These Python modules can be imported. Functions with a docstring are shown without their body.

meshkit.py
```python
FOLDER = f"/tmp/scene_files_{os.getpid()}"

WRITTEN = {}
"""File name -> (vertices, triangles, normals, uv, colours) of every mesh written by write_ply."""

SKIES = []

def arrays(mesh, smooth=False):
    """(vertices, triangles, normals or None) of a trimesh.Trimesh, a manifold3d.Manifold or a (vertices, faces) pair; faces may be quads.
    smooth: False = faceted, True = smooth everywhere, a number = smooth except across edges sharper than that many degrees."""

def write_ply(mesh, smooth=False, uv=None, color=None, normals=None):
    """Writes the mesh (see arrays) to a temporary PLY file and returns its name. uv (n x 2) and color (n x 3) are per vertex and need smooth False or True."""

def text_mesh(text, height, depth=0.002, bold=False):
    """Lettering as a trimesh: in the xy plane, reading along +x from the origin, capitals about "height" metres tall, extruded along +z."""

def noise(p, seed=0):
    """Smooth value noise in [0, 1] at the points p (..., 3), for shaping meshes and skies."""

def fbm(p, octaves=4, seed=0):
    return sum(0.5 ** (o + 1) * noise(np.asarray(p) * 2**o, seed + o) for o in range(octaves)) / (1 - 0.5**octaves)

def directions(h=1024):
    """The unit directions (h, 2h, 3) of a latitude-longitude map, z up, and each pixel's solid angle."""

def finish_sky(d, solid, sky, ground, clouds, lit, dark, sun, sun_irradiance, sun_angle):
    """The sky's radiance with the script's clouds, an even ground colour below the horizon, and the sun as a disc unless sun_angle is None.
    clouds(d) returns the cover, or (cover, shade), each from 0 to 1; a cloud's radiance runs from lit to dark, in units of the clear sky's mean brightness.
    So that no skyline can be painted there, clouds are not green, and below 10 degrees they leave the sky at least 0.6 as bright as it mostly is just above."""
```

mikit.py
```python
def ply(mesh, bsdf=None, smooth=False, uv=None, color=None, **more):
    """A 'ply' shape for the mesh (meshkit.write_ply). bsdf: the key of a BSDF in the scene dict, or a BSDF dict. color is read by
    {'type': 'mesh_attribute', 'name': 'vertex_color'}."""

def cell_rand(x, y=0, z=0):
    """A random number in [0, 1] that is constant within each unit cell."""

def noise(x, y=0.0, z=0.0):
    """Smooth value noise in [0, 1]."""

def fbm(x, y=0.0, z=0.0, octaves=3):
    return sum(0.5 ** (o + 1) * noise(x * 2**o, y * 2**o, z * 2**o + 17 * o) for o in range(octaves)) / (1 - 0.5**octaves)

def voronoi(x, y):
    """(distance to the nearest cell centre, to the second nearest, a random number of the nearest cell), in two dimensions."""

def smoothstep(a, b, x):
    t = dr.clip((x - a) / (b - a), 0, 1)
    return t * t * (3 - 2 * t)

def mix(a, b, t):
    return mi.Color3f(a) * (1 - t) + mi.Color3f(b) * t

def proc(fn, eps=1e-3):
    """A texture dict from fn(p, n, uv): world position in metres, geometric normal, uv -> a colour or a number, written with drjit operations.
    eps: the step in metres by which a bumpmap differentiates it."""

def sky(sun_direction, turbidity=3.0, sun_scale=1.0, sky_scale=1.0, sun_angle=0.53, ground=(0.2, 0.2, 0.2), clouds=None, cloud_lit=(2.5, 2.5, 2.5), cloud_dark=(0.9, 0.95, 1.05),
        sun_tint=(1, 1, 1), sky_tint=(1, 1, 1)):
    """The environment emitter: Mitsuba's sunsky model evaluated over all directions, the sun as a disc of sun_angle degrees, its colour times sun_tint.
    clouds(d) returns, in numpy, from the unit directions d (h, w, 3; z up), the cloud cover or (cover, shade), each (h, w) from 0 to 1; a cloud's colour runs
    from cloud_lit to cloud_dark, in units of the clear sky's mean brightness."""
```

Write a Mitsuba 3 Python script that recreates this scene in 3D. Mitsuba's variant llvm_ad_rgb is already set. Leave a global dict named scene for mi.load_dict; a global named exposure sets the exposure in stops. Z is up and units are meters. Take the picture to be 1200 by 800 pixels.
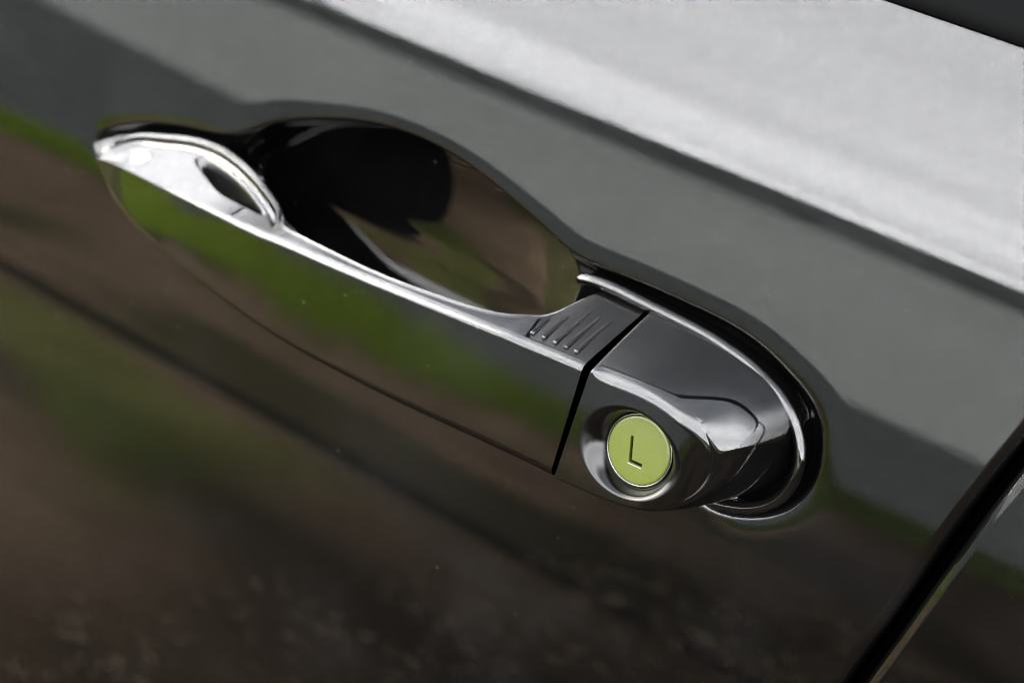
import math, random
import numpy as np
import trimesh, manifold3d, shapely
import drjit as dr
import mitsuba as mi
import mikit, meshkit
from shapely.geometry import Polygon, LineString
from scipy.interpolate import PchipInterpolator, RectBivariateSpline, CubicSpline
from scipy.ndimage import gaussian_filter, gaussian_filter1d
from scipy.spatial import cKDTree

T = mi.ScalarTransform4f
scene, labels = {}, {}
rng = np.random.default_rng(5)

# ------------------------------------------------------------------ camera, sky, exposure
EYE = np.array([0.22031828, -0.48074709, 1.17530765])
FWD = np.array([-0.463277, 0.767483, -0.443107])
UP = np.array([-0.389574, 0.272729, 0.879688])
exposure = 4.9
scene['camera'] = {
    'type': 'thinlens', 'fov': 30.511, 'fov_axis': 'x', 'aperture_radius': 0.0036, 'focus_distance': 0.568,
    'near_clip': 0.02, 'far_clip': 3000.0,
    'to_world': T().look_at(origin=EYE.tolist(), target=(EYE + FWD).tolist(), up=UP.tolist()),
}


def clouds(d):
    """A closed overcast sky: broad soft bands of brighter and darker cloud."""
    z = np.clip(d[..., 2], 0.03, 1)
    p = np.stack([d[..., 0] / z, d[..., 1] / z, np.zeros_like(z)], -1)
    n = meshkit.fbm(p * np.array([0.25, 0.45, 1]) + 3.1, 5, 4)
    big = meshkit.fbm(p * 0.16 + 9.0, 3, 8)
    back = np.clip(np.maximum((d[..., 2] - 0.70) / 0.22, np.clip((d[..., 1] - 0.02) / 0.3, 0, 1) * np.clip((d[..., 2] - 0.3) / 0.3, 0, 1)), 0, 1)          # heavier, darker cloud overhead
    shade = np.clip(0.12 + 0.75 * (n - 0.5) + 0.30 * (big - 0.5) + 0.9 * back * back * (3 - 2 * back), 0, 1)
    return np.ones_like(z), shade


scene['sky'] = mikit.sky((-0.75, -0.55, 0.42), turbidity=3.0, sun_scale=0.1, sun_angle=30, sun_tint=(0.9, 1.0, 1.1), clouds=clouds,
                         cloud_lit=(4.6, 4.6, 4.68), cloud_dark=(0.40, 0.44, 0.52), ground=(0.12, 0.12, 0.1))


# ------------------------------------------------------------------ helpers
def write(key, v, f, bsdf, n=None, smooth=False, label=None, cat=None, group=None, kind=None, **more):
    if n is None:
        scene[key] = mikit.ply((np.asarray(v), np.asarray(f)), bsdf, smooth=smooth, **more)
    else:
        path = meshkit.write_ply((np.asarray(v), np.asarray(f)), normals=n)
        scene[key] = {'type': 'ply', 'filename': path, 'face_normals': False, 'bsdf': {'type': 'ref', 'id': bsdf}, **more}
    tag(key, label, cat, group, kind)


def tag(key, label=None, cat=None, group=None, kind=None):
    e = {k: x for k, x in (('label', label), ('category', cat), ('group', group), ('kind', kind)) if x}
    if e:
        labels[key] = e


def W(x, s, z):
    """Car coordinates (along, outward, up) to the world: the car's flank faces -y."""
    return np.stack(np.broadcast_arrays(x, -np.asarray(s, float), z), -1)


def grid_faces(nu, nv, wrap=False, flip=False):
    a = np.arange(nu - 1)[:, None]
    b = np.arange(nv if wrap else nv - 1)[None, :]
    b2 = (b + 1) % nv
    q = np.stack([a * nv + b + 0 * a, (a + 1) * nv + b, (a + 1) * nv + b2, a * nv + b2 + 0 * b], -1).reshape(-1, 4)
    return q[:, ::-1] if flip else q


def grid_normals(v, nu, nv, wrap=False):
    p = np.asarray(v).reshape(nu, nv, 3)
    du = np.gradient(p, axis=0)
    if wrap:
        dv = (np.roll(p, -1, 1) - np.roll(p, 1, 1)) / 2
    else:
        dv = np.gradient(p, axis=1)
    n = np.cross(du, dv).reshape(-1, 3)
    return n / np.maximum(np.linalg.norm(n, axis=1, keepdims=True), 1e-12)


mm = lambda a: np.array(a, float) / 1000.0


# ------------------------------------------------------------------ materials
def dust(p, scale, amount):
    d1, d2, r = mikit.voronoi(p.x * scale, (p.z - p.y * 0.6) * scale)
    return dr.select((r < amount) & (d1 < 0.02 + 0.035 * mikit.cell_rand(r * 1000)), 1.0, 0.0)


def paint_col(p, n, uv):
    k = dust(p, 95.0, 0.05) * 0.6 + dust(p * 1.7 + 0.37, 190.0, 0.10) * 0.5
    film = 0.0012 + 0.002 * mikit.smoothstep(0.45, 0.8, mikit.fbm(p.x * 25, p.y * 25, p.z * 25))
    return mikit.mix(mi.Color3f(film, film, film * 1.05), (0.035, 0.035, 0.033), k)


def peel(p, n, uv):
    return mikit.noise(p.x * 620, p.y * 620, p.z * 620) + 0.25 * mikit.noise(p.x * 260, p.y * 260, p.z * 260)


PAINT_IOR = 1.72
scene['paint'] = {'type': 'bumpmap', 'arbitrary': mikit.proc(peel, 2e-4), 'scale': 1.3e-6,
                  'bsdf': {'type': 'plastic', 'int_ior': PAINT_IOR, 'diffuse_reflectance': mikit.proc(paint_col)}}
scene['gloss_black'] = {'type': 'plastic', 'int_ior': 1.74, 'diffuse_reflectance': mikit.proc(paint_col)}
scene['dark_rubber'] = {'type': 'twosided', 'bsdf': {'type': 'roughplastic', 'alpha': 0.3, 'int_ior': 1.35, 'diffuse_reflectance': {'type': 'rgb', 'value': (0.0022, 0.0022, 0.0026)}}}
scene['seal_rubber'] = {'type': 'twosided', 'bsdf': {'type': 'diffuse', 'reflectance': {'type': 'rgb', 'value': (0.0042, 0.0044, 0.0046)}}}
scene['satin_black'] = {'type': 'roughplastic', 'alpha': 0.04, 'int_ior': 1.52, 'diffuse_reflectance': {'type': 'rgb', 'value': (0.0012, 0.0012, 0.0014)}}
scene['deep_black'] = {'type': 'twosided', 'bsdf': {'type': 'diffuse', 'reflectance': {'type': 'rgb', 'value': (0.0012, 0.0012, 0.0012)}}}
scene['window_pane_glass'] = {'type': 'plastic', 'int_ior': 1.5, 'diffuse_reflectance': {'type': 'rgb', 'value': (0.002, 0.0025, 0.0022)}}


def lime(p, n, uv):
    k = mikit.fbm(p.x * 900, p.y * 900, p.z * 900)
    return mikit.mix((0.062, 0.077, 0.013), (0.072, 0.087, 0.017), k)


scene['lime_metal'] = {'type': 'roughplastic', 'alpha': 0.12, 'int_ior': 1.5, 'diffuse_reflectance': mikit.proc(lime)}
scene['ring_metal'] = {'type': 'roughconductor', 'alpha': 0.12, 'specular_reflectance': {'type': 'rgb', 'value': (0.15, 0.15, 0.15)}}
scene['slot_metal'] = {'type': 'roughconductor', 'alpha': 0.2, 'specular_reflectance': {'type': 'rgb', 'value': (0.6, 0.6, 0.6)}}


def gravel(p, n, uv):
    s = -p.y
    a = mikit.fbm(p.x * 5, p.y * 5, 0, 3)
    b = mikit.fbm(p.x * 1.1, p.y * 2.6, 3, 3)
    c = mikit.mix((0.088, 0.062, 0.039), (0.165, 0.118, 0.076), a)
    c = mikit.mix(c, (0.032, 0.036, 0.014), mikit.smoothstep(0.52, 0.72, b) * 0.8)
    w = (mikit.fbm(p.x * 1.6, 7.0, 0.0) - 0.5) * 0.35
    rut = mikit.smoothstep(0.065, 0.03, dr.abs(s - 2.05 - 0.12 * w))
    c = mikit.mix(c, (0.020, 0.020, 0.012), rut * 0.97)
    damp = mikit.smoothstep(0.22, 0.05, dr.abs(s - 1.55 - w))
    c = mikit.mix(c, (0.026, 0.026, 0.017), damp * 0.6)
    pale = mikit.smoothstep(0.12, 0.0, dr.abs(s - 1.88 - 0.3 * w)) * mikit.smoothstep(0.45, 0.6, mikit.fbm(p.x * 2.3, 3.0, 1.0))
    c = mikit.mix(c, (0.16, 0.14, 0.11), pale * 0.6)
    lifted = mikit.smoothstep(1.5, 0.9, s) * mikit.smoothstep(-0.55, -0.95, p.x)          # grit painted brighter beside the sill, lifting the dim ground there
    c = c * (1 + 0.75 * lifted)
    edge = 0.16 * (mikit.fbm(p.x * 3.1, p.y * 3.1, 9.0, 4) - 0.5)
    t1, t2 = s + 0.75 * p.x - 0.2 + edge, s + 0.40 * p.x - 0.38 + edge          # mossy strips running in from the left
    inner = mikit.smoothstep(-1.15, -1.5, p.x + edge) * mikit.smoothstep(0.0, 0.10, t1) * mikit.smoothstep(2.0, 1.85, s + edge)
    outer = mikit.smoothstep(-0.95, -1.1, p.x + edge) * mikit.smoothstep(0.0, -0.08, t2) * mikit.smoothstep(0.40, 0.5, s + edge)
    c = mikit.mix(c, mikit.mix((0.075, 0.110, 0.012), (0.125, 0.165, 0.02), a), dr.minimum(1, inner) * 0.5)
    c = mikit.mix(c, mikit.mix((0.055, 0.065, 0.018), (0.085, 0.095, 0.03), a), dr.minimum(1, outer) * 0.75)
    shaded = mikit.smoothstep(-1.9, -0.7, p.x + 0.5 * (mikit.fbm(p.x * 1.2, p.y * 1.2, 5.0) - 0.5))          # shade painted into this stretch of the track
    return c * (1 - 0.82 * shaded)


def asphalt(p, n, uv):
    a = mikit.fbm(p.x * 6, p.y * 6, 0, 3)
    return mikit.mix((0.070, 0.077, 0.076), (0.098, 0.105, 0.103), a)


def concrete(p, n, uv):
    a = mikit.fbm(p.x * 0.35, p.y * 0.12, 2, 4)
    return mikit.mix((0.315, 0.332, 0.315), (0.385, 0.402, 0.385), a)


def turf(p, n, uv):
    a = mikit.fbm(p.x * 0.9, p.y * 0.9, 2, 4)
    return mikit.mix((0.050, 0.095, 0.012), (0.085, 0.125, 0.018), a)


def tuft(p, n, uv):
    a = mikit.fbm(p.x * 2.2, p.y * 5, 2, 3)
    dull = mikit.smoothstep(-2.3, -1.3, p.x + 0.8 * (mikit.fbm(p.x * 2, p.y * 2, 6.0) - 0.5))          # darker, browner grass further along
    return mikit.mix(mikit.mix((0.165, 0.240, 0.018), (0.230, 0.310, 0.028), a), (0.058, 0.074, 0.020), dull * 0.85)


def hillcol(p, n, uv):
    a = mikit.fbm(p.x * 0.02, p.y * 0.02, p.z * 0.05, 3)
    return mikit.mix((0.075, 0.085, 0.08), (0.11, 0.12, 0.11), a)  # haze over the far slopes mixed into the hill colour


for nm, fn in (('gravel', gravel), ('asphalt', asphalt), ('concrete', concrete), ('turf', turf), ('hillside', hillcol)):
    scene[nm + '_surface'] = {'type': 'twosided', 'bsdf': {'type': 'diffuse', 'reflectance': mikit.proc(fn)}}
scene['blade_leaf'] = {'type': 'twosided', 'bsdf': {'type': 'diffuse', 'reflectance': mikit.proc(tuft)}}
scene['hazed_crown'] = {'type': 'twosided', 'bsdf': {'type': 'diffuse', 'reflectance': mikit.proc(lambda p, n, uv: mikit.mix((0.27, 0.285, 0.29), (0.34, 0.35, 0.35), mikit.fbm(p.x * 2, p.y * 2, p.z * 2)))}}  # crowns paled to grey, distance haze put into their colour
scene['bark'] = {'type': 'twosided', 'bsdf': {'type': 'diffuse', 'reflectance': {'type': 'rgb', 'value': (0.05, 0.045, 0.038)}}}
scene['stone_grey'] = {'type': 'diffuse', 'reflectance': mikit.proc(lambda p, n, uv: mikit.mix((0.10, 0.072, 0.048), (0.19, 0.142, 0.098), mikit.smoothstep(0.25, 0.85, mikit.cell_rand(p.x * 35, p.y * 35))))}

# ------------------------------------------------------------------ the flank of the car: its profile
ZC, S0 = 0.97376594, -0.11981742         # height of the shoulder crease, offset of the profile there
_dz = np.linspace(-1.2, 0.4, 3201)
_tilt = 10.9 + np.degrees(np.where(_dz < 0, _dz / 2.05, _dz / 0.43))
_slope = -np.tan(np.radians(np.clip(_tilt, -15, 60)))
_prof = np.concatenate([[0], np.cumsum((_slope[1:] + _slope[:-1]) / 2 * np.diff(_dz))]) + S0


def P(z):
    return np.interp(np.asarray(z) - ZC, _dz, _prof)


def dP(z):
    return np.interp(np.asarray(z) - ZC, _dz, _slope)


# recess outline round handle and lock (x, z), the crisp edge
O1 = mm([(-269.0, 892.5), (-269.8, 896.0), (-267.1, 900.5), (-259.3, 906.0), (-243.8, 912.4), (-223.0, 917.4), (-206.5, 921.2), (-196.0, 927.2), (-188.4, 932.1), (-180.1, 935.9), (-171.1, 939.3), (-153.2, 945.0), (-131.2, 948.1), (-108.6, 947.1), (-85.3, 942.0),
         (-67.5, 936.6), (-57.8, 933.8), (-49.5, 933.2), (-34.3, 933.8), (-10.2, 934.1), (5.0, 933.4), (17.9, 930.6), (27.5, 926.8), (36.4, 921.9), (41.4, 916.0), (44.0, 908.7), (44.8, 900.8), (42.9, 893.5), (37.8, 886.4), (29.1, 880.6), (19.4, 877.3), (5, 876), (-20, 872),
         (-60, 866), (-110, 864), (-165, 864.5), (-200, 870), (-232, 878), (-255, 886.5), (-264.5, 890.0)])
# the hollow for the fingers
O2 = mm([(-222, 899), (-215, 911), (-204, 919.5), (-194.5, 927), (-186, 932.3), (-171.1, 938.6), (-153.2, 944.2), (-131.2, 947.3), (-108.6, 946.3), (-85.3, 941.1), (-70.2, 935.2), (-60.5, 929), (-54.5, 921), (-53, 911), (-54, 893), (-58, 880),
         (-76, 871.5), (-120, 867.5), (-162, 867.5), (-196, 873), (-216, 884)])


def smooth_closed(pts, n):
    q = np.vstack([pts, pts[:1]])
    t = np.concatenate([[0], np.cumsum(np.linalg.norm(np.diff(q, axis=0), axis=1))])
    return CubicSpline(t, q, bc_type='periodic')(np.linspace(0, t[-1], n, endpoint=False))


def signed(poly, x, z):
    """Signed distance (positive inside) to a closed polygon."""
    pts = np.stack([x.ravel(), z.ravel()], -1)
    d, _ = cKDTree(poly).query(pts)
    ins = shapely.contains_xy(Polygon(poly), pts[:, 0], pts[:, 1])
    return np.where(ins, d, -d).reshape(x.shape)


HX, HZ = np.arange(-0.300, 0.0801, 0.0004), np.arange(0.845, 0.9701, 0.0004)
gx, gz = np.meshgrid(HX, HZ, indexing='ij')
c1, c2 = smooth_closed(O1, 4000), smooth_closed(O2, 4000)
d1, d2 = signed(c1, gx, gz), signed(c2, gx, gz)


def ss(t):
    t = np.clip(t, 0, 1)
    return t * t * (3 - 2 * t)


roll_w = 0.0095
r_ = np.clip(d1 + roll_w, 0, roll_w)
roll_here = 0.05 + 0.95 * np.maximum(ss((gz - 0.893) / 0.010), ss((gx - 0.01) / 0.02))
H = roll_here * 0.5 * math.tan(math.radians(3.4)) / roll_w * r_ ** 2
wall_w = 0.0060 + 0.001 * ss((gz - 0.880) / 0.04)
edge_ = 1 - (1 - np.clip(d2 / wall_w, 0, 1)) ** 2.2
side_ = np.sqrt(np.clip(1 - np.clip((gx + 0.150) / 0.0995, 0, 1) ** 2, 0, 1))
H = H + 0.0072 * (roll_here + (1 - roll_here) * edge_) * (1 - (1 - np.clip(d1 / 0.005, 0, 1)) ** 2)
zb_ = np.linspace(0.84, 0.98, 600)
lean_ = np.where(zb_ > 0.908, -2.0 - (zb_ - 0.908) * 480, -2.0 + (0.908 - zb_) * 220)          # lean of the hollow's back wall, degrees
sb_ = -np.concatenate([[0], np.cumsum(np.tan(np.radians(lean_[1:])) * np.diff(zb_))])
sb_ = sb_ - np.interp(0.905, zb_, sb_) - 0.036
H = H + np.maximum(P(gz) - np.interp(gz, zb_, sb_) - 0.007, 0.0) * edge_ * (0.12 + 0.88 * side_)
H = gaussian_filter(H, 1.6)
Hs = RectBivariateSpline(HX, HZ, H, kx=3, ky=3, s=0)


def flank(x, z):
    """Outward distance and outward normal of the flank at (x, z)."""
    x, z = np.broadcast_arrays(np.asarray(x, float), np.asarray(z, float))
    ok = (x > HX[0]) & (x < HX[-1]) & (z > HZ[0]) & (z < HZ[-1])
    h, hx, hz = (np.where(ok, Hs.ev(x, z, dx=a, dy=b), 0) for a, b in ((0, 0), (1, 0), (0, 1)))
    s = P(z) - h
    gx_, gz_ = -hx, dP(z) - hz
    n = np.stack([-gx_, -np.ones_like(gx_), -gz_], -1)       # outward is -y
    return s, n / np.linalg.norm(n, axis=-1, keepdims=True)


# door edges at the shut line, from above to below (z -> x)
GAP1 = PchipInterpolator(mm([300, 600, 760, 845.3, 869.9, 897.9, 919.1, 938.5, 990, 1040, 1062]), mm([-45, 30, 58, 75.4, 81.5, 88.2, 93.7, 99.3, 113, 126, 132]))
GAP2 = lambda z: GAP1(z) + 0.0046 + 0.004 * ss((np.asarray(z) - 0.85) / -0.2)
Z_TOP = 1.0385
SILL = lambda x: np.full_like(np.asarray(x, float), Z_TOP) - 0.000 * x


def roll(d, R):
    """How far a rounded edge falls back at the distance d from the edge, and its slope."""
    t = np.clip(1 - d / R, 0, 0.985)
    return R * (1 - np.sqrt(1 - t * t)), -(t / np.sqrt(1 - t * t))


def skin(key, side, x_far, label):
    """The painted outer skin on one side of the shut line, with a rounded edge there and a return flange behind it."""
    z = np.unique(np.concatenate([np.arange(0.30, 0.845, 0.012), np.arange(0.845, 0.9701, 0.0004 if side < 0 else 0.002), np.arange(0.9705, Z_TOP, 0.0015), [Z_TOP]]))
    R = 0.0042
    edge = np.concatenate([np.linspace(0.03, R * 1.02, 14)[:-1], R * (1 - np.sin(np.linspace(0, 0.49 * math.pi, 16)))])
    G = GAP1 if side < 0 else GAP2
    if side < 0:
        xs = np.concatenate([np.linspace(x_far, -0.300, 40)[:-1], np.arange(-0.300, 0.0601, 0.0004)])
        xx = [np.full_like(z, x) for x in xs if x < 0.0602]
        base = np.where(z < 0.8, -0.06, 0)
        # squeeze columns left where the shut line runs forward lower down
        lim = np.minimum(G(z) - 0.034, 0.06)
        xx = [np.where(lim < 0.06, -0.3 + (x + 0.3) * (lim + 0.3) / 0.36, x) if x[0] > -0.3 else x for x in xx]
        xx += [lim + (G(z) - 0.03 - lim) * t for t in (0.35, 0.7)]
        xx += [G(z) - e for e in edge]
    else:
        xx = [G(z) + e for e in edge[::-1]] + [G(z) + 0.03 + (x_far - 0.03 - G(z)) * t for t in np.linspace(0, 1, 30)[1:]]
    X = np.stack(xx, 0)
    Z = np.broadcast_to(z, X.shape)
    s, n = flank(X, Z)
    e = np.abs(G(Z) - X)
    f, slope = roll(e, R)
    s = s - f
    # add the roll's slope to the normal, along x
    raw = n / -n[..., 1:2]
    raw[..., 0] += -slope * (1 if side < 0 else -1)
    dG = (G(Z + 0.002) - G(Z - 0.002)) / 0.004
    raw[..., 2] += slope * dG * (1 if side < 0 else -1)
    n = raw / np.linalg.norm(raw, axis=-1, keepdims=True)
    nu, nv = X.shape
    v = W(X, s, Z).reshape(-1, 3)
    fcs = grid_faces(nu, nv, flip=False)
    write(key, v, fcs, 'paint', n=n.reshape(-1, 3), label=label)
    # the flange that returns into the body
    i = -1 if side < 0 else 0
    a, b = W(X[i], s[i], z), W(X[i] + (0.0003 if side > 0 else -0.0003), s[i] - 0.03, z)
    vv = np.vstack([a, b])
    write(key + '__return_flange', vv, grid_faces(2, len(z)), 'deep_black', smooth=True)
    # the turned-in top edge under the window seal
    j = [(W(X[:, -1], s[:, -1] - dd, Z_TOP + hh)) for dd, hh in ((0, 0), (0.002, 0.0012), (0.012, 0.0005))]
    write(key + '__top_return', np.vstack(j), grid_faces(3, nu, flip=True), 'paint', smooth=True)


skin('car__door_skin', -1, -1.15, 'glossy black front door skin with moulded hollow behind the handle')
skin('car__rear_panel', 1, 1.3, 'glossy black body panel past the shut line')

# inner sill behind the shut line
zz = np.linspace(0.3, Z_TOP, 40)
vv = np.vstack([W(GAP1(zz) - 0.03, P(zz) - 0.024, zz), W(GAP1(zz) + 0.045, P(zz) - 0.024, zz)])
write('car__shut_line_seal', vv, grid_faces(2, 40), 'deep_black', smooth=True)

# window: rubber waist seal, tinted pane, roof
def strip(key, prof, x0, x1, bsdf, label=None, n=60, warp=0.0):
    x = np.linspace(x0, x1, n)
    pr = np.array(prof)
    v = np.stack([W(x, np.full(n, a) + warp * 0, np.full(n, b)) for a, b in pr], 0).reshape(-1, 3)
    write(key, v, grid_faces(len(pr), n, flip=True), bsdf, smooth=35, label=label)


sT = float(P(Z_TOP))
ang = np.linspace(math.radians(-50), math.radians(165), 14)
strip('car__waist_seal', [(sT - 0.0025 + 0.0038 * math.cos(a), Z_TOP + 0.0038 + 0.0042 * math.sin(a)) for a in ang] [:9] + [(sT - 0.0075, Z_TOP + 0.012), (sT - 0.014, Z_TOP + 0.024), (sT - 0.021, Z_TOP + 0.030), (sT - 0.026, Z_TOP + 0.028)], -1.15, 1.3, 'seal_rubber', 'black rubber waist seal under the side window')
gl = [(sT - 0.022 - 0.34 * t * 0.55 - 0.05 * t * t, Z_TOP + 0.024 + 0.34 * t) for t in np.linspace(0, 1, 16)]
strip('car__side_window', gl, -1.1, 0.95, 'window_pane_glass', 'dark tinted side window pane')
g1 = gl[-1]
strip('car__roof', [(g1[0], g1[1]), (g1[0] - 0.004, g1[1] + 0.02), (g1[0] - 0.03, g1[1] + 0.045), (g1[0] - 0.10, g1[1] + 0.07), (g1[0] - 0.3, g1[1] + 0.095), (g1[0] - 0.6, g1[1] + 0.10), (g1[0] - 0.9, g1[1] + 0.095), (g1[0] - 1.1, g1[1] + 0.04)], -0.9, 1.2, 'gloss_black', 'black roof above the side window')
strip('car__far_side', [(sT - 0.04, Z_TOP), (-1.55, 1.0), (-1.62, 0.9), (-1.6, 0.3)], -1.15, 1.3, 'dark_rubber')
strip('car__sill', [(float(P(0.30)), 0.305), (float(P(0.3)) - 0.02, 0.27), (float(P(0.3)) - 0.12, 0.23), (-1.5, 0.23), (-1.6, 0.3)], -1.15, 1.3, 'dark_rubber')
tag('car', 'glossy black car seen close at its door handle and lime green lock', 'car')

# ------------------------------------------------------------------ the handle: sections lofted along x
RIDGE = mm([[-265.4, 3.0, 891.1], [-259.3, 5.5, 893.9], [-250.3, 8.5, 896.2], [-241.5, 10.5, 897.5], [-214.1, 16.0, 900.7], [-184.6, 20.5, 903.8], [-152.7, 25.0, 907.6], [-123.5, 28.0, 910.7], [-93.2, 29.8, 913.6], [-65.3, 30.3, 915.9], [-45.4, 30.2, 917.3], [-25.0, 30.0, 918.6]])
BOT = mm([(-265.9, 3.5, 888.2), (-257.8, 7.4, 884.9), (-244.4, 12.3, 881.4), (-225.4, 17.0, 878.1), (-189.8, 23.7, 875.7), (-143.7, 30.9, 874.7), (-112.2, 33.8, 875.9), (-81.5, 35.4, 877.3), (-53.4, 35.7, 879.0), (-25, 35.6, 880.0)])
BACK = mm([(-266.0, 1.0, 893.0), (-263.2, 0.5, 896.8), (-260.0, -0.1, 900.2), (-254.2, -0.7, 904.2), (-246.2, -1.4, 907.8), (-233.8, -2.0, 911.6), (-221.6, -2.7, 914.8), (-213.3, -3.0, 915.8), (-208.3, -3.2, 915.9), (-202.3, -2.8, 915.4), (-194.6, -1.5, 914.5), (-185.8, 1.0, 913.3), (-176, 4.5, 911.4), (-168.6, 8.2, 910.4),
           (-162.9, 12.3, 909.7), (-158.5, 17.0, 909.8), (-155, 18.6, 910.2), (-149.9, 19.6, 910.7), (-128.7, 22.6, 912.2), (-112.3, 24.5, 913.5), (-97.3, 25.3, 915.0), (-76.7, 24.9, 917.1), (-66, 23.8, 918.4), (-58.7, 21.9, 919.6), (-53.2, 19.4, 921), (-49.4, 16.6, 921.5), (-46.6, 11.4, 923.0), (-45.2, 5.0, 925.2), (-44.0, 0.0, 926.8), (-42.6, -2.6, 927.6), (-40.5, -3.2, 927.9), (-25, -3.4, 927.9)])
LINE = mm([(-214, 5.5), (-205, 8.6), (-192.5, 12.8), (-174, 15.3), (-160, 17.8), (-150, 19.5)])          # front edge of the pocket (x, s)


def curve(a, sm=0.0):
    x = np.linspace(a[0, 0], a[-1, 0], 1500)
    ys = [PchipInterpolator(a[:, 0], a[:, k])(x) for k in range(1, a.shape[1])]
    if sm:
        ys = [gaussian_filter1d(y, sm, mode='nearest') for y in ys]
    return [lambda q, y=y, x=x: np.interp(q, x, y) for y in ys]


ridge_s, ridge_z = curve(RIDGE, 45)
bot_s, bot_z = curve(BOT, 45)
back_s, back_z = curve(BACK, 9)
(line_s,) = curve(LINE)


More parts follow.
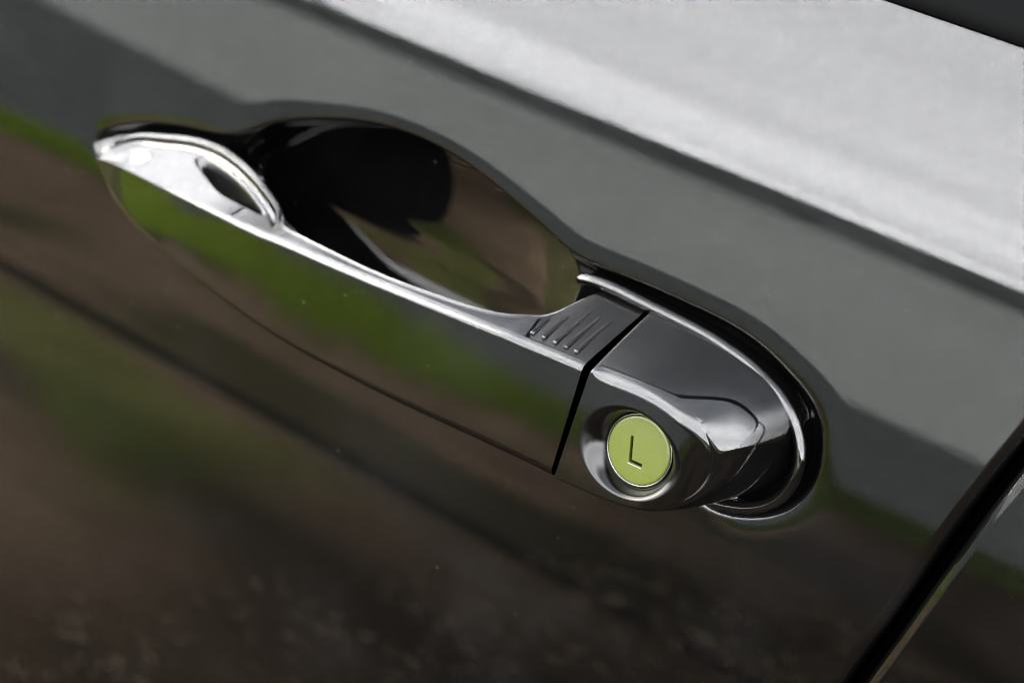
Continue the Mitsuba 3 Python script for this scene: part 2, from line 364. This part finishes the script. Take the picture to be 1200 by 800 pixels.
def rounded(corners, radii, narc, nseg, bulge):
    """A closed section: corners (M,k,2) for M stations, rounded by arcs of given radii (M,k); returns (M, points, 2) and where each piece starts."""
    M, k, _ = corners.shape
    pieces = []
    ends = []
    for i in range(k):
        p, a, b = corners[:, i], corners[:, i - 1], corners[:, (i + 1) % k]
        ua, ub = a - p, b - p
        la, lb = np.linalg.norm(ua, axis=1, keepdims=True), np.linalg.norm(ub, axis=1, keepdims=True)
        ua, ub = ua / np.maximum(la, 1e-9), ub / np.maximum(lb, 1e-9)
        cosw = np.clip((ua * ub).sum(1, keepdims=True), -0.999, 0.999)
        half = np.arccos(cosw) / 2
        t = np.minimum(radii[:, i:i + 1] / np.tan(half), 0.42 * np.minimum(la, lb))
        r = t * np.tan(half)
        mid = ua + ub
        mid /= np.maximum(np.linalg.norm(mid, axis=1, keepdims=True), 1e-9)
        cen = p + mid * (r / np.sin(half))
        A, B = p + ua * t, p + ub * t
        va, vb = A - cen, B - cen
        sweep = math.pi - 2 * half
        out = []
        for q in np.linspace(0, 1, narc[i]):
            w = np.sin(sweep)
            out.append(cen + (np.sin((1 - q) * sweep) * va + np.sin(q * sweep) * vb) / np.maximum(w, 1e-6))
        pieces.append(np.stack(out, 1))
        ends.append((A, B))
    rows, start = [], []
    for i in range(k):
        start.append(sum(r.shape[1] for r in rows))
        rows.append(pieces[i])
        a, b = ends[i][1], ends[(i + 1) % k][0]
        q = np.linspace(0, 1, nseg[i] + 2)[1:-1][None, :, None]
        seg = a[:, None] * (1 - q) + b[:, None] * q
        d = (b - a)[:, None]
        nrm = np.stack([d[..., 1], -d[..., 0]], -1)
        seg = seg + nrm * bulge[i] * 4 * q * (1 - q)
        rows.append(seg)
    return np.concatenate(rows, 1), start


u = np.linspace(0, 1, 680)
xs = -0.2655 + (0.2655 - 0.0252) * (u ** 1.25)
M_ = len(xs)
rs, rz, bs, bz, ks, kz = ridge_s(xs), ridge_z(xs), bot_s(xs), bot_z(xs), back_s(xs), back_z(xs)
TX = mm([-250, -235, -220, -205, -190, -175, -160, -145, -130, -115, -100, -80, -60, -45, -30])
tilt0 = np.interp(xs, TX, [14.5, 14.5, 13.44, 12.4, 11.86, 11.6, 11.22, 10.73, 10.27, 9.87, 9.54, 9.3, 9.18, 9.18, 9.21])          # lean of the front face at the ridge, degrees
tiltk = np.interp(xs, TX, [-1.29, -1.5, -1.5, -1.28, -0.14, 0.44, 0.81, 1.02, 1.08, 1.07, 1.0, 0.88, 0.71, 0.55, 0.45])          # and its change down to the foot
tilt0, tiltk = tilt0 + 0.09 * np.maximum(tiltk, 0), tiltk - 0.38 * np.maximum(tiltk, 0)
tilt0, tiltk = gaussian_filter1d(tilt0, 25, mode='nearest'), gaussian_filter1d(tiltk, 25, mode='nearest')
bs = rs + (rz - bz) * np.tan(np.radians(tilt0 + tiltk / 2))
hollow = -np.radians(tiltk)[:, None, None] / 8
tipf = np.sqrt(1 - (1 - np.clip((xs + 0.2655) / 0.016, 0, 1)) ** 2)
C_ = np.stack([np.stack([rs, rz], -1), np.stack([ks, kz], -1), np.stack([np.minimum(ks - 0.015 * ss((xs + 0.062) / 0.02), bs - 0.012), bz + 0.004], -1), np.stack([bs - 0.010, bz + 0.0012], -1), np.stack([bs, bz], -1)], 1)
cen = C_[:, [0, 4, 1]].mean(1, keepdims=True)
C_ = cen + (C_ - cen) * np.maximum(tipf, 0.03)[:, None, None]
sz = np.maximum(tipf, 0.03)
lerp = lambda a, b, x0, x1: a + (b - a) * ss((xs - x0) / (x1 - x0))
rad = np.stack([lerp(0.0013, 0.0034, -0.25, -0.15) * sz, lerp(0.0008, 0.0006, -0.2, -0.15) * sz, 0.003 * sz, 0.004 * sz, lerp(0.003, 0.003, -0.25, -0.1) * sz], -1)
NTOP = 120
# order: ridge -> top face -> back edge -> back -> bottom back -> bottom -> bottom front -> front face
sec, st = rounded(C_, rad, (14, 8, 6, 6, 10), (NTOP, 8, 4, 4, 34), (0.004, 0, 0, 0, hollow))
# relief of the top face: the raised rim along the back of the root, the pocket and a small mound at the tip
i0 = st[0] + 14
top = sec[:, i0:i0 + NTOP]
X2 = np.broadcast_to(xs[:, None], top.shape[:2])
dist_b = np.linalg.norm(top - C_[:, 1:2], axis=2)
root = ss((-0.160 - X2) / 0.006) * ss((X2 + 0.262) / 0.006)
rimh = 0.0019 * ss((0.0043 - dist_b) / 0.0007) - 0.0011 * (1 - np.clip(dist_b / 0.0022, 0, 1)) ** 2 - 0.0006 * np.exp(-((dist_b - 0.0056) / 0.0009) ** 2)
wide = ss((np.linalg.norm(C_[:, 0] - C_[:, 1], axis=1)[:, None] - 0.006) / 0.008)
dz_ = rimh * root * wide
bead = ss((X2 + 0.166) / 0.006) * ss((-0.0425 - X2) / 0.004)
dz_ = dz_ + 0.00042 * np.exp(-((dist_b - 0.0009) / 0.00055) ** 2) * bead
front = line_s(X2) - top[..., 0]
dpk = -0.0014 * np.log(np.exp(-front / 0.0014) + np.exp(-(dist_b - 0.0062) / 0.0014) + np.exp(-(X2 + 0.2165) * 0.9 / 0.0014))
dz_ = dz_ - 0.009 * ss(dpk / 0.0032) * ss((-0.158 - X2) / 0.006)
mound = np.exp(-(((X2 + 0.2440) / 0.0075) ** 2 + ((top[..., 0] - 0.0050) / 0.0030) ** 2))
dz_ = dz_ + 0.0019 * mound
sec[:, i0:i0 + NTOP, 1] += dz_
v = W(xs[:, None], sec[..., 0], sec[..., 1])
nP = sec.shape[1]
nrm = grid_normals(v, M_, nP, wrap=True)
fac = grid_faces(M_, nP, wrap=True)
# end cap at the gap, slightly set back with a chamfer
cap_c = v[-1].mean(0)
inn = v[-1] + (cap_c - v[-1]) * 0.02 + [0.0004, 0, 0]
cv = np.vstack([v[-1], inn, cap_c[None] + [0.0004, 0, 0]])
cf = [(i, (i + 1) % nP, nP + (i + 1) % nP, nP + i) for i in range(nP)]
ct = [(nP + i, nP + (i + 1) % nP, 2 * nP) for i in range(nP)]
cf = np.array([t for q in cf for t in ((q[0], q[1], q[2]), (q[0], q[2], q[3]))] + ct)


def outward(v, f, n, ref):
    """Flips normals and faces if they point towards the inside."""
    v = np.asarray(v).reshape(-1, 3)
    if ((v - ref) * n).sum() < 0:
        n = -n
    fc = np.vstack([f[:, [0, 1, 2]], f[:, [0, 2, 3]]]) if f.shape[1] == 4 else f
    g = np.cross(v[fc[:, 1]] - v[fc[:, 0]], v[fc[:, 2]] - v[fc[:, 0]])
    if (g * n[fc[:, 0]]).sum() < 0:
        fc = fc[:, ::-1]
    return v, fc, n


v2, f2, n2 = outward(v, fac, nrm, W(-0.14, 0.02, 0.894))
write('car__door_handle', v2, f2, 'gloss_black', n=n2, label='glossy black pull handle with bowed grip')
write('car__door_handle__end_face', cv, cf, 'gloss_black', smooth=30)

# ribs for the thumb on the handle's broad end
def top_z(x, s):
    return ridge_z(x) + (back_z(x) - ridge_z(x)) * (ridge_s(x) - s) / (ridge_s(x) - back_s(x))


RF = mm([(-47.3, 26.1), (-43.1, 26.0), (-38.7, 26.1), (-34.6, 26.1), (-30.7, 26.1)])
RB = mm([(-47.3, 17.9), (-43.1, 13.6), (-38.7, 8.0), (-34.6, 8.2), (-30.7, 8.6)])
for (xf, sf), (xb, sb) in zip(RF, RB):
    balls = []
    for q in np.linspace(0, 1, 7):
        x, s = xf + (xb - xf) * q, sf + (sb - sf) * q
        r = 0.00085
        up = 0.00065 - 0.00095 * q
        z = top_z(x, s) + 0.00030 + up - r + 0.0003
        balls.append(manifold3d.Manifold.sphere(r, 20).translate((x, -s, float(z))))
    parts = [manifold3d.Manifold.batch_hull([a, b]) for a, b in zip(balls[:-1], balls[1:])]
    m = manifold3d.Manifold.batch_boolean(parts, manifold3d.OpType.Add)
    key = 'car__door_handle__rib'
    k = 0
    while key in scene:
        k += 1
        key = 'car__door_handle__rib_%03d' % k
    scene[key] = mikit.ply(m, 'gloss_black', smooth=50)

# ------------------------------------------------------------------ lock housing beside the handle
Q = 0.165                                       # the front face leans back like the handle's
F = lambda z, x=0.0: 0.0300 + Q * (0.9195 - z) - 0.0055 * np.clip((np.asarray(x) - 0.006) / 0.016, 0, 2) ** 2
A_ = [(-22.7, 918.6), (-13.8, 919.5), (-1.7, 920.2), (7.4, 919.2), (14.3, 916.6), (19.6, 911.6), (22.0, 905.6), (21.8, 899.0), (18.6, 892.6), (13.0, 887.6), (4.9, 884.4), (-7.2, 882.4), (-23.9, 881.2)]
B_ = [(-23.4, 928.6), (-7.8, 928.6), (6, 928.0), (13.2, 927.1), (21.5, 925.1), (28.3, 921.6), (33.6, 916.9), (35.7, 908.6), (35.0, 898.6), (30, 889.5), (19.5, 883.8), (4, 881.5), (-24, 880)]


def resample(pts, n):
    pts = mm(pts)
    t = np.concatenate([[0], np.cumsum(np.linalg.norm(np.diff(pts, axis=0), axis=1))])
    c = CubicSpline(t, pts)
    q = np.linspace(0, t[-1], n * 6)
    p = c(q)
    l = np.concatenate([[0], np.cumsum(np.linalg.norm(np.diff(p, axis=0), axis=1))])
    return np.stack([np.interp(np.linspace(0, l[-1], n), l, p[:, k]) for k in (0, 1)], -1)


NA, NG = 340, 90
a_open, b_open = resample(A_, NA), resample(B_, NA)
a_open = gaussian_filter1d(a_open, 3, axis=0, mode='nearest')


def close(o):
    q = np.linspace(0, 1, NG + 2)[1:-1, None]
    loop = np.vstack([o, o[-1] * (1 - q) + o[0] * q])
    return loop


def soften(loop, r):
    """Rounds the two corners at the gap a little."""
    g = Polygon(loop).buffer(-r).buffer(r, quad_segs=12)
    e = np.array(g.exterior.coords)
    k = cKDTree(e)
    ring = LineString(e)
    out = []
    for p in loop:
        pt = shapely.Point(p)
        out.append(np.array(ring.interpolate(ring.project(pt)).coords[0]))
    return np.array(out)


Aloop, Bloop = gaussian_filter1d(close(a_open), 3.0, axis=0, mode='wrap'), gaussian_filter1d(close(b_open), 1.6, axis=0, mode='wrap')
Ac = np.array([-0.0021, 0.8996])
inset = lambda loop, d: loop + (lambda n: n * d)(loop_normals(loop))


def loop_normals(loop):
    """Inward normals of a clockwise or anticlockwise loop."""
    t = np.roll(loop, -1, 0) - np.roll(loop, 1, 0)
    n = np.stack([t[:, 1], -t[:, 0]], -1)
    n /= np.maximum(np.linalg.norm(n, axis=1, keepdims=True), 1e-9)
    n = gaussian_filter1d(n, 2, axis=0, mode='wrap')
    n /= np.maximum(np.linalg.norm(n, axis=1, keepdims=True), 1e-9)
    return n if ((Ac - loop) * n).sum() > 0 else -n


rings, ringS = [], []
NL = len(Aloop)
on_gap = np.zeros(NL)
on_gap[NA:] = 1
on_gap = np.clip(gaussian_filter1d(on_gap, 9, mode='wrap') * 1.9, 0, 1)
# the fillet: wide along the top, crisp round the nose and at the gap
k_ = np.arange(NL) / NA
fil = np.where(k_ < 1, 0.0029 - 0.0023 * ss((k_ - 0.30) / 0.13), 0.0006) * (1 - 0.82 * on_gap)
fil = gaussian_filter1d(fil, 4, mode='wrap')[:, None]
base_s = np.full((NL, 1), -0.0015)
Fa = F(Aloop[:, 1:2], Aloop[:, 0:1])
gexp = gaussian_filter1d(np.where(k_ < 1, 0.95 - 0.33 * ss((k_ - 0.25) / 0.2), 0.9), 4, mode='wrap')[:, None]
g_of = lambda t: t ** gexp
# side of the body, from its base up to the fillet, then the front face with its dish
for t in np.linspace(1.25, 0.0, 46):
    tt = min(t, 1.0)
    loop = Aloop + (Bloop - Aloop) * (g_of(tt) if tt > 0 else 0)
    s = Fa + (base_s - Fa) * tt
    if t > 1:
        s = s - (t - 1) * 0.03
    rings.append(loop)
    ringS.append(s)
side = np.array(rings)
sideS = np.array(ringS)
# cut the side back to where the fillet begins and add the fillet: quadratic blend between side direction and face direction
nin = loop_normals(Aloop)
dirs = (side[-9] - side[-1])
dirs3 = np.concatenate([dirs, sideS[-9] - sideS[-1]], 1)
dirs3 /= np.linalg.norm(dirs3, axis=1, keepdims=True)
P0 = np.concatenate([Aloop, Fa], 1)
Pa = P0 + dirs3 * fil * 1.0
eps_ = 1e-4
face_dir = np.concatenate([nin, (F((Aloop + nin * eps_)[:, 1:2], (Aloop + nin * eps_)[:, 0:1]) - Fa) / eps_], 1)
Pb = P0 + face_dir * fil * 1.0
body = []
for j in range(len(side)):
    r3 = np.concatenate([side[j], sideS[j]], 1)
    d = ((r3 - P0) * dirs3).sum(1, keepdims=True)
    body.append(np.where(d > fil, r3, Pa + (r3 - r3[:1] * 0 - P0) * 0 ))
    keep = d > fil
    body[-1] = np.where(keep, r3, Pa)
body = [b for b in body]
for q in np.linspace(0, 1, 12)[1:]:
    w = 1 / math.sqrt(2)
    den = (1 - q) ** 2 + 2 * w * q * (1 - q) + q * q
    body.append(((1 - q) ** 2 * Pa + 2 * w * q * (1 - q) * P0 + q * q * Pb) / den)
# front face rings towards the dish
DR = np.array([0.0178, 0.0140])
phi = np.arctan2((Pb[:, 1] - Ac[1]) / DR[1], (Pb[:, 0] - Ac[0]) / DR[0])
D_DEP, R_IN = 0.0055, 0.0115
circ = np.stack([np.cos(phi), np.sin(phi)], -1)
Dc = np.array([-0.0009, 0.8995])
rim_xy = Ac + circ * DR
hole_xy = Dc + circ * R_IN


def dish_depth(t):
    """Depth from the rim (t=0) to the lock hole (t=1): a rounded lip, then a smooth bowl."""
    return D_DEP * t ** 2.5


for q in np.linspace(0, 1, 14)[1:]:
    xy = Pb[:, :2] * (1 - q) + rim_xy * q
    body.append(np.concatenate([xy, F(xy[:, 1:2], xy[:, 0:1])], 1))
n_face = len(body)
for q in np.linspace(0, 1, 40)[1:]:
    xy = rim_xy * (1 - q) + hole_xy * q
    body.append(np.concatenate([xy, F(xy[:, 1:2], xy[:, 0:1]) - dish_depth(q)], 1))
for q in (0.0003, 0.0012, 0.006, 0.012):
    xy = hole_xy - circ * min(q, 0.0003)
    body.append(np.concatenate([xy, F(xy[:, 1:2], xy[:, 0:1]) - D_DEP - q], 1))
body = np.array(body)
dish = body[n_face - 1:]
body = body[:n_face]
nu = len(body)
v = W(body[..., 0], body[..., 2], body[..., 1]).reshape(-1, 3)
tm = trimesh.Trimesh(v, np.vstack([(q := grid_faces(nu, NL, wrap=True))[:, [0, 1, 2]], q[:, [0, 2, 3]]]), process=False)
ar = tm.area_faces > 1e-14
tm.update_faces(ar)
tm.merge_vertices(digits_vertex=7)
if True:
    fc = tm.triangles_center
    # the side's faces must look away from the axis
    sel = np.abs(-fc[:, 1] - 0.015) < 0.006
    if ((fc[sel] - W(-0.001, 0.015, 0.903)) * tm.face_normals[sel]).sum() < 0:
        tm.invert()
scene['car__lock_housing'] = mikit.ply(tm, 'gloss_black', smooth=38)
tag('car__lock_housing', 'glossy black lock housing with rounded nose and dished round opening')

v = W(dish[..., 0], dish[..., 2], dish[..., 1]).reshape(-1, 3)
q = grid_faces(len(dish), NL, wrap=True)
n = grid_normals(v, len(dish), NL, wrap=True)
n = n if n[:, 1].sum() < 0 else -n
f = np.vstack([q[:, [0, 1, 2]], q[:, [0, 2, 3]]])
if (np.cross(v[f[:, 1]] - v[f[:, 0]], v[f[:, 2]] - v[f[:, 0]]) * n[f[:, 0]]).sum() < 0:
    f = f[:, ::-1]
write('car__lock_housing__socket', v, f, 'satin_black', n=n, label='dark dished socket round the lock disc')

# lock disc with an L-shaped key slot; local frame: e1 along x, e2 up the leaning face, e3 out of it
e3 = np.array([0, -1.0, Q]) / math.hypot(1, Q)
e1 = np.array([1.0, 0, 0])
e2 = np.cross(e3, e1)
e2 = e2 if e2[2] > 0 else -e2
Dpos = W(Dc[0], float(F(Dc[1])) - 0.0044, Dc[1])
Mloc = np.eye(4)
Mloc[:3, 0], Mloc[:3, 1], Mloc[:3, 2], Mloc[:3, 3] = e1, e2, e3, Dpos
R0 = 0.0110
prof = [(R0 - 0.0002, -0.012), (R0, -0.0013)] + [(R0 - 0.0008 * (1 - math.cos(a)), -0.0013 + 0.0012 * math.sin(a)) for a in np.linspace(0, 1.25, 7)[1:]] + [(R0 - 0.0011, 0.0)]
cs = manifold3d.CrossSection([[(0.0, -0.012)] + prof + [(0.0, 0.0)]])
disc = cs.revolve(160)
La, Lb, Lc = np.array([-0.0034, 0.0035]), np.array([-0.0016, -0.0041]), np.array([0.0027, -0.0039])
Ls = LineString([La, Lb, Lc]).buffer(0.00052, cap_style='flat', join_style='mitre')


def extr(g, z0, z1):
    return manifold3d.CrossSection([np.array(g.exterior.coords)[:-1]] + [np.array(h.coords)[:-1] for h in g.interiors], manifold3d.FillRule.EvenOdd).extrude(z1 - z0).translate((0, 0, z0))


disc = disc - extr(Ls, -0.003, 0.001)
place = lambda m: m.transform(Mloc[:3, :4])
if np.linalg.det(Mloc[:3, :3]) < 0:
    raise SystemExit('left-handed disc frame')
scene['car__lock_housing__lock_disc'] = mikit.ply(place(disc), 'lime_metal', smooth=30)
tag('car__lock_housing__lock_disc', 'round lime green lock disc with L-shaped key slot')
# thin bright ring round the disc
ring_ = trimesh.creation.torus(0.01118, 0.00036, major_sections=160, minor_sections=16)
ring_.apply_translation([0, 0, -0.0007])
ring_.apply_transform(Mloc)
scene['car__lock_housing__lock_ring'] = mikit.ply(ring_, 'ring_metal', smooth=True)
tag('car__lock_housing__lock_ring', 'thin bright metal ring round the lock disc')
# the slot's foot has a bevelled lower lip that catches the light; its floor is dark
fd = (Lc - Lb) / np.linalg.norm(Lc - Lb)
fn = np.array([fd[1], -fd[0]])
lip = Polygon([Lb + fn * 0.00040 - fd * 0.0008, Lc + fn * 0.00040, Lc + fn * 0.00092, Lb + fn * 0.00092 - fd * 0.0006])
lip_m = manifold3d.Manifold.batch_hull([extr(lip, -0.0009, -0.00055), extr(Polygon([p + fn * 0.00008 for p in np.array(lip.exterior.coords)[2:4]] + [p - fn * 0.00012 for p in np.array(lip.exterior.coords)[[3, 2]]]), -0.0009, 0.00015)])
scene['car__lock_housing__key_slot'] = mikit.ply(place(lip_m), 'slot_metal', smooth=20)
scene['car__lock_housing__slot_floor'] = mikit.ply(place(extr(Ls.buffer(0.0001), -0.0029, -0.0016)), 'deep_black')
tag('car__lock_housing__key_slot', 'thin bright-lipped slot shaped like the letter L')

# rim of the escutcheon: a rounded bead along the edge of the recess, and the plate it stands on
RIM = mm([(-52.0, -3.6, 927.4), (-50.2, -3.2, 928.4), (-45.6, -3.2, 929.4), (-28.4, -3.2, 929.7), (-12.7, -3.1, 929.3), (-2, -3.0, 928.7), (6.9, -2.7, 927.5), (14, -2.5, 926), (20.2, -2.1, 923.9), (25.5, -1.8, 921.7), (29.5, -1.3, 919.2), (33, -0.8, 916.4), (36.1, -0.2, 912.7),
          (38.6, 0.6, 907.9), (39.6, 1.3, 903.4), (39.6, 2.0, 899.2), (38.2, 2.8, 893.6), (35, 3.3, 888.7), (29, 3.9, 884.2), (20, 4.3, 881), (8, 4.4, 879.2), (-8, 4.4, 878.6)])


def sweep(points, radius, nsamp, sides, squash=1.0):
    t = np.concatenate([[0], np.cumsum(np.linalg.norm(np.diff(points, axis=0), axis=1))])
    p = CubicSpline(t, points)(np.linspace(0, t[-1], nsamp))
    p = W(p[:, 0], p[:, 1], p[:, 2])
    tan = np.gradient(p, axis=0)
    tan /= np.linalg.norm(tan, axis=1, keepdims=True)
    out = np.array([0, -1.0, 0.12])
    b = np.cross(tan, out)
    b /= np.linalg.norm(b, axis=1, keepdims=True)
    c = np.cross(b, tan)
    l = np.linspace(0, t[-1], nsamp)
    taper = np.sqrt(np.clip(1 - (1 - np.clip(np.minimum(l, t[-1] - l) / radius, 0, 1)) ** 2, 0.0004, 1))
    a = np.linspace(0, 2 * math.pi, sides, endpoint=False)
    v = p[:, None] + (radius * taper)[:, None, None] * (np.cos(a)[None, :, None] * b[:, None] + squash * np.sin(a)[None, :, None] * c[:, None])
    n = grid_normals(v.reshape(-1, 3), nsamp, sides, wrap=True)
    return outward_tube(v, n, p, nsamp, sides)


def outward_tube(v, n, p, ns, sides):
    d = (v - p[:, None]).reshape(-1, 3)
    if (d * n).sum() < 0:
        n = -n
    v = v.reshape(-1, 3)
    q = grid_faces(ns, sides, wrap=True)
    f = np.vstack([q[:, [0, 1, 2]], q[:, [0, 2, 3]]])
    g = np.cross(v[f[:, 1]] - v[f[:, 0]], v[f[:, 2]] - v[f[:, 0]])
    if (g * n[f[:, 0]]).sum() < 0:
        f = f[:, ::-1]
    return v, f, n


v, f, n = sweep(RIM, 0.0020, 260, 28, 1.15)
write('car__lock_housing__rim', v, f, 'gloss_black', n=n, label='slim raised rim curving round the lock housing')
pl = np.vstack([RIM[:, [0, 2]], mm([(0, 879), (-30, 880), (-50, 884), (-54, 900)])])
pm = trimesh.creation.extrude_polygon(Polygon(pl), 0.004, engine='earcut')
pv = np.array(pm.vertices)
pv = W(pv[:, 0], P(pv[:, 1]) - 0.0085 + pv[:, 2], pv[:, 1])
write('car__lock_housing__base_plate', pv, np.array(pm.faces)[:, ::-1], 'deep_black')
# dark core seen down the gap between handle and housing
core = manifold3d.Manifold.batch_hull([manifold3d.Manifold.cube((0.012, 0.0005, h)).translate((-0.031, -s, z)) for s, z, h in ((0.022, 0.884, 0.032), (0.0, 0.884, 0.041))])
scene['car__lock_housing__core'] = mikit.ply(core, 'deep_black')

# ------------------------------------------------------------------ the place mirrored in the paint
def sheet(key, x0, x1, s0, s1, z, bsdf, label, cat=None, nx=2, ns=2):
    x, s = np.meshgrid(np.linspace(x0, x1, nx), np.linspace(s0, s1, ns), indexing='ij')
    write(key, W(x, s, np.full_like(x, z)).reshape(-1, 3), grid_faces(nx, ns, flip=True), bsdf)
    tag(key, label, cat, kind='structure')


sheet('ground', -1500, 1500, -1500, 1500, -0.012, 'turf_surface', 'wide green field round the car')
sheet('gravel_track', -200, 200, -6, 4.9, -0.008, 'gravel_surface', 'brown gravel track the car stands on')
def band(key, inner, outer, z, bsdf, label, x0=-200, x1=200):
    x = np.unique(np.concatenate([np.linspace(x0, x1, 50), np.linspace(-14, 4, 120)]))
    x = x[(x >= x0) & (x <= x1)]
    rows = [W(x, inner(x) + (outer(x) - inner(x)) * t, np.full_like(x, z)) for t in (0, 0.5, 1)]
    write(key, np.vstack(rows), grid_faces(3, len(x)), bsdf)
    tag(key, label, kind='structure')


wig = lambda x, k: 0.03 * np.sin(2.1 * x + k) + 0.02 * np.sin(5.3 * x + 2 * k)
v_in = lambda x: 4.20 + 0.2 * np.clip(x, -5.5, 1) - 0.9 * ss((-4.0 - x) / 1.2) + wig(x, 0)
v_out = lambda x: 4.55 + 0.21 * np.clip(x, -5.5, 1) + wig(x, 1.5)
c_edge = lambda x: 6.75 + 0.32 * np.clip(-x - 2.6, 0, 8)
band('asphalt_lane', lambda x: v_out(x) - 0.03, lambda x: c_edge(x) + 0.05, -0.004, 'asphalt_surface', 'dark asphalt lane past the grass strip')
band('concrete_yard', c_edge, lambda x: 0 * x + 76, 0.0, 'concrete_surface', 'pale grey concrete yard beyond the lane', -400, 9)

band('far_road', lambda x: 0 * x + 75.9, lambda x: 0 * x + 410, -0.004, 'asphalt_surface', 'dark road in front of the distant trees', -400, 9)

# the grass strip between track and lane: blades
nb = 70000
gxp = np.where(rng.random(nb) < 0.75, rng.uniform(-12, 2, nb), rng.uniform(-50, 20, nb))
gsp = v_in(gxp) + (v_out(gxp) - v_in(gxp)) * rng.uniform(0.0, 1.0, nb) + rng.normal(0, 0.02, nb)
hgt = rng.uniform(0.012, 0.04, nb)
az = rng.uniform(0, 2 * math.pi, nb)
w_ = 0.006 * (1 + 1.2 * (np.abs(gxp + 5) > 9))
bx, by = np.cos(az) * w_, np.sin(az) * w_
lean = rng.normal(0, 0.012, (nb, 2))
bv = np.stack([W(gxp - bx, gsp - by, np.full(nb, -0.01)), W(gxp + bx, gsp + by, np.full(nb, -0.01)), W(gxp + lean[:, 0], gsp + lean[:, 1], hgt)], 1).reshape(-1, 3)
write('verge_grass', bv, np.arange(nb * 3).reshape(-1, 3), 'blade_leaf', label='short bright green grass on the strip beside the track', cat='grass', kind='stuff')
band('grass_verge', lambda x: v_in(x) - 0.02, lambda x: v_out(x) + 0.02, 0.0005, 'blade_leaf', 'narrow green verge between track and lane')

# loose stones on the near track
ico = trimesh.creation.icosphere(subdivisions=1)
ns_ = 4200
sv, sf_ = [], []
iv, ifc = np.array(ico.vertices), np.array(ico.faces)
for k in range(ns_):
    r = 0.003 + 0.007 * rng.random() ** 2.2
    p = iv * (1 + 0.15 * rng.normal(size=(len(iv), 1))) * r * np.array([1, rng.uniform(0.6, 1), rng.uniform(0.45, 0.8)])
    a = rng.uniform(0, 6.28)
    p = p @ np.array([[math.cos(a), math.sin(a), 0], [-math.sin(a), math.cos(a), 0], [0, 0, 1]])
    s = 0.55 + 2.2 * rng.random() ** 1.6
    sv.append(p + W(rng.uniform(-1.05, 0.6), s, -0.008 + r * 0.3))
    sf_.append(ifc + k * len(iv))
write('gravel_stones', np.vstack(sv), np.vstack(sf_), 'stone_grey', smooth=True, label='loose brown and pale stones scattered on the track by the car', cat='gravel', kind='stuff')


# trees along the far side of the yard
def tree_parts(seed, h):
    r = np.random.default_rng(seed)
    tr = trimesh.creation.cone(0.11, 0.7 * h, sections=8)
    limbs = [tr]
    for _ in range(5):
        c = trimesh.creation.cone(0.05, 0.45 * h, sections=5)
        c.apply_transform(trimesh.transformations.rotation_matrix(r.uniform(0.5, 1.0), [math.cos(b := r.uniform(0, 6.28)), math.sin(b), 0]))
        c.apply_translation([0, 0, h * r.uniform(0.15, 0.4)])
        limbs.append(c)
    trunk = trimesh.util.concatenate(limbs)
    n = 2600
    lobes = np.stack([r.normal(0, 0.75, 11), r.normal(0, 0.6, 11), r.uniform(0.12, 0.86, 11) * h], -1)
    lobes[7:, 2] = 0.2 * h
    lobes[7:, 0] *= 1.7
    lr = r.uniform(0.45, 0.95, 11)
    w = r.integers(0, 11, n)
    d = r.normal(size=(n, 3))
    d /= np.linalg.norm(d, axis=1, keepdims=True)
    c = lobes[w] + d * (lr[w] * r.random(n) ** 0.4)[:, None] * np.array([1.1, 1, 0.9])
    c[:, 2] = np.clip(c[:, 2], 0.15, None)
    t1 = r.normal(size=(n, 3))
    t1 /= np.linalg.norm(t1, axis=1, keepdims=True)
    t2 = np.cross(t1, r.normal(size=(n, 3)))
    t2 /= np.linalg.norm(t2, axis=1, keepdims=True)
    z = r.uniform(0.06, 0.15, (n, 1))
    v = np.stack([c + t1 * z, c + t2 * z * 0.6, c - t1 * z, c - t2 * z * 0.6], 1).reshape(-1, 3)
    f = np.arange(n * 4).reshape(-1, 4)
    return mikit.ply(trunk, 'bark', smooth=40), mikit.ply((v, f), 'hazed_crown')


kinds = [tree_parts(20 + k, h) for k, h in enumerate((3.2, 2.7, 3.7, 3.0))]
k = 0
for row, (x0, x1, step, s0) in enumerate(((-170, 70, 4.0, 89.5),)):
    x = x0
    while x < x1:
        key = 'hedge_tree' + ('_%03d' % k if k else '')
        a, b = kinds[int(rng.integers(0, 4))]
        M = T().translate([x, -(s0 + float(rng.normal(0, 0.5))), -0.02]).rotate([0, 0, 1], float(rng.uniform(0, 360))).scale(float(rng.uniform(0.80, 1.08)))
        scene[key + '__trunk'] = {**a, 'to_world': M}
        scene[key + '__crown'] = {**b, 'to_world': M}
        tag(key, 'bushy tree in the row beyond the yard, haze painted into its grey', 'tree', 'trees in the row beyond the yard')
        x += step * float(rng.uniform(0.75, 1.25))
        k += 1

# far hills on the right
hx = np.linspace(-400, 900, 140)
ridge_h = 7.5 + 8.0 * meshkit.fbm(np.stack([hx * 0.006, 0 * hx, 0 * hx], -1), 4, 3) + (22 + 24 * meshkit.fbm(np.stack([hx * 0.006, 0 * hx, 0 * hx + 4], -1), 4, 5)) * ss((hx - 20) / 160)
hv = [W(hx, np.full_like(hx, 420 + 60 * j), ridge_h * hh - 0.5) for j, hh in enumerate((0, 0.55, 0.9, 1.0, 0.8))]
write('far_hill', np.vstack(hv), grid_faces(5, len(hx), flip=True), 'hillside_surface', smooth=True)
tag('far_hill', 'low wooded hills along the horizon', None, kind='structure')
